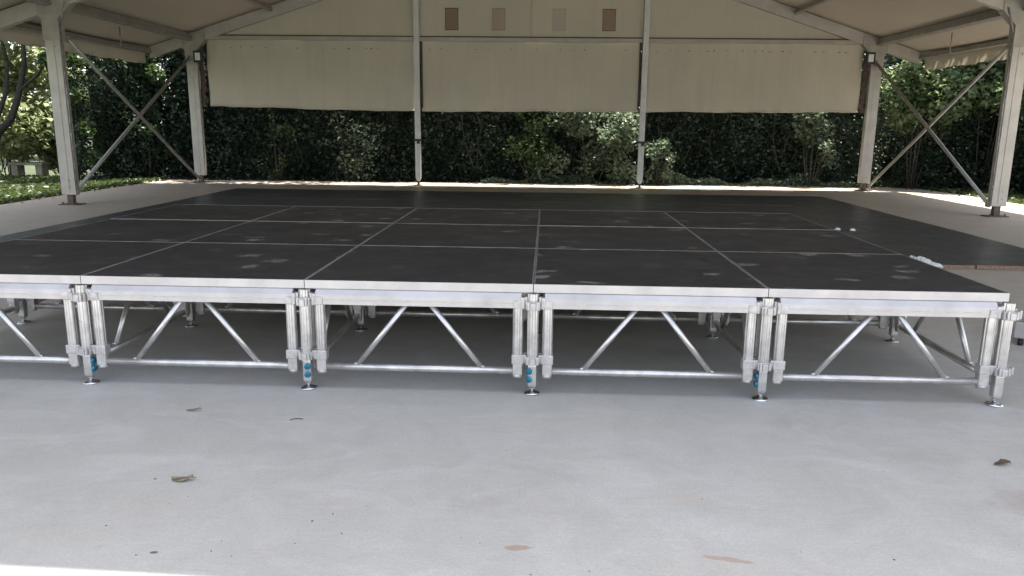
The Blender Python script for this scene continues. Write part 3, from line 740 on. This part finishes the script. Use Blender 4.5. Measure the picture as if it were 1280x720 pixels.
tag(link('thicket', me), 'dense dark green thicket behind the left rear bay of the tent', 'thicket', kind='stuff')
# dim inner mass of the thicket: a lumpy bank of twiggy growth so the sky does not show through
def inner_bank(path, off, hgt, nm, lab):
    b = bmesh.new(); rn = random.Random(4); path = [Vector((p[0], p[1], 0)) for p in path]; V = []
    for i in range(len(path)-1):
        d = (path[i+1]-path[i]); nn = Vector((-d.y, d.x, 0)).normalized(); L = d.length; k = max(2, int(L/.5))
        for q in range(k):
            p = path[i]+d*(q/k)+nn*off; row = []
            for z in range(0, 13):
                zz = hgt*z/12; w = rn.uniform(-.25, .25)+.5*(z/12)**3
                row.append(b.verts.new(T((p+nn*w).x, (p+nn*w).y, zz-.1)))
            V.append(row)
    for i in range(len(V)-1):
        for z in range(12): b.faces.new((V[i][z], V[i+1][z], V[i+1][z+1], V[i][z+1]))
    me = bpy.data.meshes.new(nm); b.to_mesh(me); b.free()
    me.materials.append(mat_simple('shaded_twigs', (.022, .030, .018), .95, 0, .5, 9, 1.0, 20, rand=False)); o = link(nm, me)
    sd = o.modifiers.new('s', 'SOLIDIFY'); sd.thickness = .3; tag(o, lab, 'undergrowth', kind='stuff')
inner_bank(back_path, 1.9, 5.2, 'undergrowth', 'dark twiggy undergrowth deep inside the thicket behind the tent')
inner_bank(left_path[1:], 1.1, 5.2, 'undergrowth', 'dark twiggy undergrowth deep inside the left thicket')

# lianas and thin stems hanging in front of the thicket
rn = random.Random(17)
g = MB()
for k in range(40):
    x = rn.uniform(-8.5, 9.5); y = 1.25+rn.uniform(-.2, .3); z = rn.uniform(1.4, 3.0); p = Vector((x, y, z)); L = []
    for q in range(7): L.append(T(p.x, p.y, max(p.z, 0))); p = p+Vector((rn.uniform(-.12, .16), rn.uniform(-.05, .05), -z/6.0*rn.uniform(.7, 1.0)))
    r_ = rn.choice((.004, .006, .008))
    for q in range(6): g.tube(L[q], L[q+1], r_, n=5, cap=False)
tag(g.build('hanging_vines', TWIG), 'thin brown vines hanging down the face of the thicket', 'vines', kind='stuff')

# bushes and trees one can tell apart
def bush(x, y, h, w, d, n, ls, mat, label, seed, group=None, name='shrub', droop=.25, flat=.9, zc=0.0):
    rn = random.Random(seed); root = tag(empty(name, T(x, y)), label, 'shrub', group); cs = []; rs = []; g = MB()
    for k in range(16):
        a = rn.uniform(0, 6.28); q = rn.uniform(0, 1)**.5; z = zc+rn.uniform(.12, .92)*h; tap = 1-.35*(z/h)
        p = Vector((math.cos(a)*q*w*.5*tap, math.sin(a)*q*d*.5*tap, z)); cs.append(tuple(p)); rs.append(min(w, h)*rn.uniform(.14, .26))
        if k < 7: limb(g, [Vector((p.x*.2, p.y*.2, 0)), Vector((p.x*.6, p.y*.6, z*.6)), p], [.016, .010, .005])
    g.build('stem', TWIG, root); link('foliage', leafmesh('foliage', clumps(cs, rs, n, flat, .3), ls, mat, .6, droop), root)
    return root
bush(1.55, 1.05, 2.0, 2.3, .9, 5200, .105, L_PALE, 'pale large-leaved shrub in the sun left of the right middle post', 51)
bush(3.15, .95, 1.2, .9, .6, 900, .10, L_PALE, 'small pale shrub in the sun right of the right middle post', 52)
bush(.1, 1.15, 2.0, 1.4, .7, 1200, .09, L_MID, 'sparse mid green shrub behind the middle bay', 53)
bush(-4.5, 1.1, 2.2, 1.6, .7, 800, .085, L_PALE, 'sparse shrub with glinting leaves behind the left curtain', 54)
bush(7.0, 1.1, 2.7, 1.3, .8, 1300, .12, L_PALE, 'leafy shrub hanging beside the back right corner post', 55)
bush(-6.4, 1.15, 2.0, 1.2, .6, 350, .075, L_MID, 'thin dark shrub beside the back left corner post', 56)
bush(9.3, .7, 2.8, 1.9, 1.0, 4200, .12, L_FRESH, 'tall bushy shrub just right of the back right post', 57, zc=1.2)
bush(10.7, .3, 3.0, 3.4, 2.0, 13000, .13, L_FRESH, 'pale green shrub rising behind the crossed braces on the right', 58, zc=1.5)
bush(12.4, -1.0, 3.6, 2.4, 2.4, 5200, .14, L_YEL, 'sunlit yellow green shrub beside the right front post', 59, zc=1.2)
bush(-9.6, .9, 4.6, 1.2, 1.2, 2600, .10, L_MID, 'tall dark shrub beside the back left post', 60)
bush(-10.6, -.5, 4.4, 1.3, 1.0, 3600, .10, L_MID, 'leafy shrub at the left end of the dark thicket', 61)
# sunlit growth at far left
for k, (x, y, h, w, n, mt, lab) in enumerate([
        (-15.2, -1.0, 5.2, 3.6, 9000, L_YEL, 'sunlit yellow green bush behind the dark tree trunk on the left'),
        (-18.6, 1.4, 6.0, 4.2, 9000, L_YEL, 'bright bush farther back at the far left edge'),
        (-13.6, 1.6, 5.6, 3.2, 8000, L_YEL, 'tall bright bush between the dark trunk and the thicket'),
        (-17.4, -4.0, 5.0, 3.0, 6000, L_YEL, 'bright bush beyond the grass, outside the left side bay')]):
    bush(x, y, h, w, w*.8, n, .17, mt, lab, 70+k, 'sunlit bushes at the left', droop=.2)
for k, (x, y, w) in enumerate([(-12.8, 2.6, 2.6), (-14.8, 2.8, 3.0), (-18.4, 3.2, 3.4), (-17.8, -.6, 3.0)]):
    bush(x, y, 1.9, w, 1.6, 7000, .15, L_YEL, ['low leafy bush at the foot of the thicket on the left', 'low leafy bush behind the pale bench', 'low bush far back at the left', 'low bush at the left edge behind the trunk'][k], 90+k, 'sunlit bushes at the left')
bush(-12.0, 1.9, .7, 1.8, .8, 1500, .12, L_PALE, 'low sunlit plants beside the pale bench on the left', 80)
# dark forked tree at left
root = tag(empty('forked_tree', T(-13.3, -.6)), 'dark forked tree trunk standing before the sunlit bushes at the left edge', 'tree')
o0 = T(-13.3, -.6)
def rel(x, y, z): return Vector((x, y, z))-o0
g = MB(); limb(g, [rel(-13.35, 14.0, -.1), rel(-13.2, 14.0, .6), rel(-12.9, 14.0, 1.15), rel(-12.56, 14, 1.44), rel(-12.36, 14, 1.86), rel(-12.24, 14, 2.2), rel(-12.08, 14, 2.7), rel(-12.1, 14.1, 3.6), rel(-12.3, 14.2, 4.6)], [.11, .10, .09, .08, .072, .065, .055, .045, .025]); g.build('trunk', BARK, root)
g = MB(); limb(g, [rel(-12.27, 14, 2.10), rel(-12.05, 13.95, 2.24), rel(-11.72, 13.9, 2.45), rel(-11.3, 13.8, 2.9)], [.038, .032, .026, .016]); g.build('branch', BARK, root)
g = MB(); limb(g, [rel(-13.1, 14.0, .8), rel(-12.95, 14.1, 1.5), rel(-12.72, 14.2, 2.1), rel(-12.62, 14.2, 2.8), rel(-12.9, 14.3, 3.9)], [.065, .055, .048, .04, .025]); g.build('branch', BARK, root)
cs = [tuple(rel(-12.3+random.uniform(-1.6, 1.3), 14+random.uniform(-.8, .8), 3.2+random.uniform(-.25, 1.9))) for _ in range(16)]
link('crown', leafmesh('crown', clumps(cs, [random.uniform(.3, .6) for _ in cs], 3600, .7, .3), .13, L_MID, .5), root)

# pale bench under the bushes at left
bn = tag(empty('stone_bench', T(-12.9, 1.3), R(6)), 'small pale concrete bench under the sunlit bushes at the far left', 'bench')
MB().box((0, 0, .33), (.85, .42, .07), bev=.01).build('seat', STONE, bn)
for a in (-.30, .30): MB().box((a, 0, .15), (.16, .34, .30), bev=.01).build('leg', STONE, bn)

# canopy trees around the tent: out-of-view crowns added to shade the thicket
spec = [(-9.9, 4.2, 9.0, 2.6, 0), (-7, 4.0, 10, 3.4, 1), (-3, 3.8, 9.5, 3.2, 0), (1.0, 4.6, 10.5, 3.0, 1), (5.2, 4.3, 9.5, 3.3, 0), (7.6, 6.4, 10, 3.2, 1), (16.5, 6.0, 9.5, 3.0, 0), (-5, 8.6, 12, 3.6, 1), (3.4, 9.0, 12.5, 3.8, 0), (11, 8.5, 12, 3.8, 1), (-12, 9.5, 11.5, 3.6, 0), (-20, 10, 9.5, 3.4, 1), (-26, 3, 9.5, 3.6, 0)]
where = ['behind the left rear thicket', 'behind the back left post', 'behind the left curtain', 'behind the middle curtain', 'behind the right curtain', 'behind the back right post', 'beyond the right crossed braces',
         'deep behind the left curtain', 'deep behind the middle curtain', 'deep behind the back right corner', 'deep behind the left thicket', 'beyond the bright bushes at left', 'at the far left beyond the grass']
for k, (x, y, h, cr, ty) in enumerate(spec):
    tree(T(x, y), h, cr, 'tall dense tree %s' % where[k], L_DARK if ty else L_MID, 200+k, 7000, .24, name='tree', group='tall trees around the tent', trunk_r=.17)
# far wood seen through the gap at the left
Pw = clumps([(-26+random.uniform(-7, 8), 24+random.uniform(-8, 8), random.uniform(.5, 6)) for _ in range(60)], [random.uniform(1.0, 2.0) for _ in range(60)], 22000, .9, .5)
tag(link('far_wood', leafmesh('far_wood', Pw, .30, L_YEL)), 'mass of sunlit green growth far beyond the left side of the tent', 'wood', kind='stuff')

# low creepers along the back edge of the slab
n = 9000; xx = RNG.uniform(-1.2, 8.6, n); yy = 1.0+RNG.beta(1.2, 2, n)*.8; zz = RNG.uniform(0, 1, n)**1.6*(.14+.10*np.sin(xx*2.1)+.07*np.sin(xx*5.7))
tag(link('ground_creeper', leafmesh('ground_creeper', to_world(np.stack([xx, yy, np.maximum(zz, .0)], 1)), .075, L_PALE, .9)), 'low green creeper along the back edge of the concrete', 'creeper', kind='stuff')
# grass on the left
n = 30000; xx = -9.15-RNG.beta(1, 2.2, n)*8; yy = RNG.uniform(-9, 1.0, n); P = to_world(np.stack([xx, yy, RNG.uniform(-.05, .05, n)], 1))
me = leafmesh('grass', P, .11, GRASS, .2, -.9); tag(link('grass', me), 'rough green grass beside the left edge of the concrete', 'grass', kind='stuff')
n = 9000; xx = 9.7+RNG.beta(1, 2, n)*2.0; yy = RNG.uniform(-9, 1.0, n); P = to_world(np.stack([xx, yy, RNG.uniform(-.05, .04, n)], 1))
tag(link('grass', leafmesh('grass', P, .10, GRASS, .2, -.8)), 'weedy grass beside the right edge of the concrete', 'grass', kind='stuff')
# dead leaves along the slab edges
n = 420; a = RNG.uniform(0, 1, n); xx = np.where(a < .45, -8.95-RNG.uniform(-.15, .5, n), np.where(a < .7, 9.3+RNG.uniform(-.2, .5, n), RNG.uniform(-8.5, 9, n))); yy = np.where(a < .7, RNG.uniform(-9, .6, n), .85+RNG.uniform(-.18, .3, n))
tag(link('leaf_litter', leafmesh('leaf_litter', to_world(np.stack([xx, yy, np.full(n, .012)], 1)), .075, DRYLEAF, 3.0, 0.0)), 'dry fallen leaves along the edges of the concrete', 'leaf litter', kind='stuff')
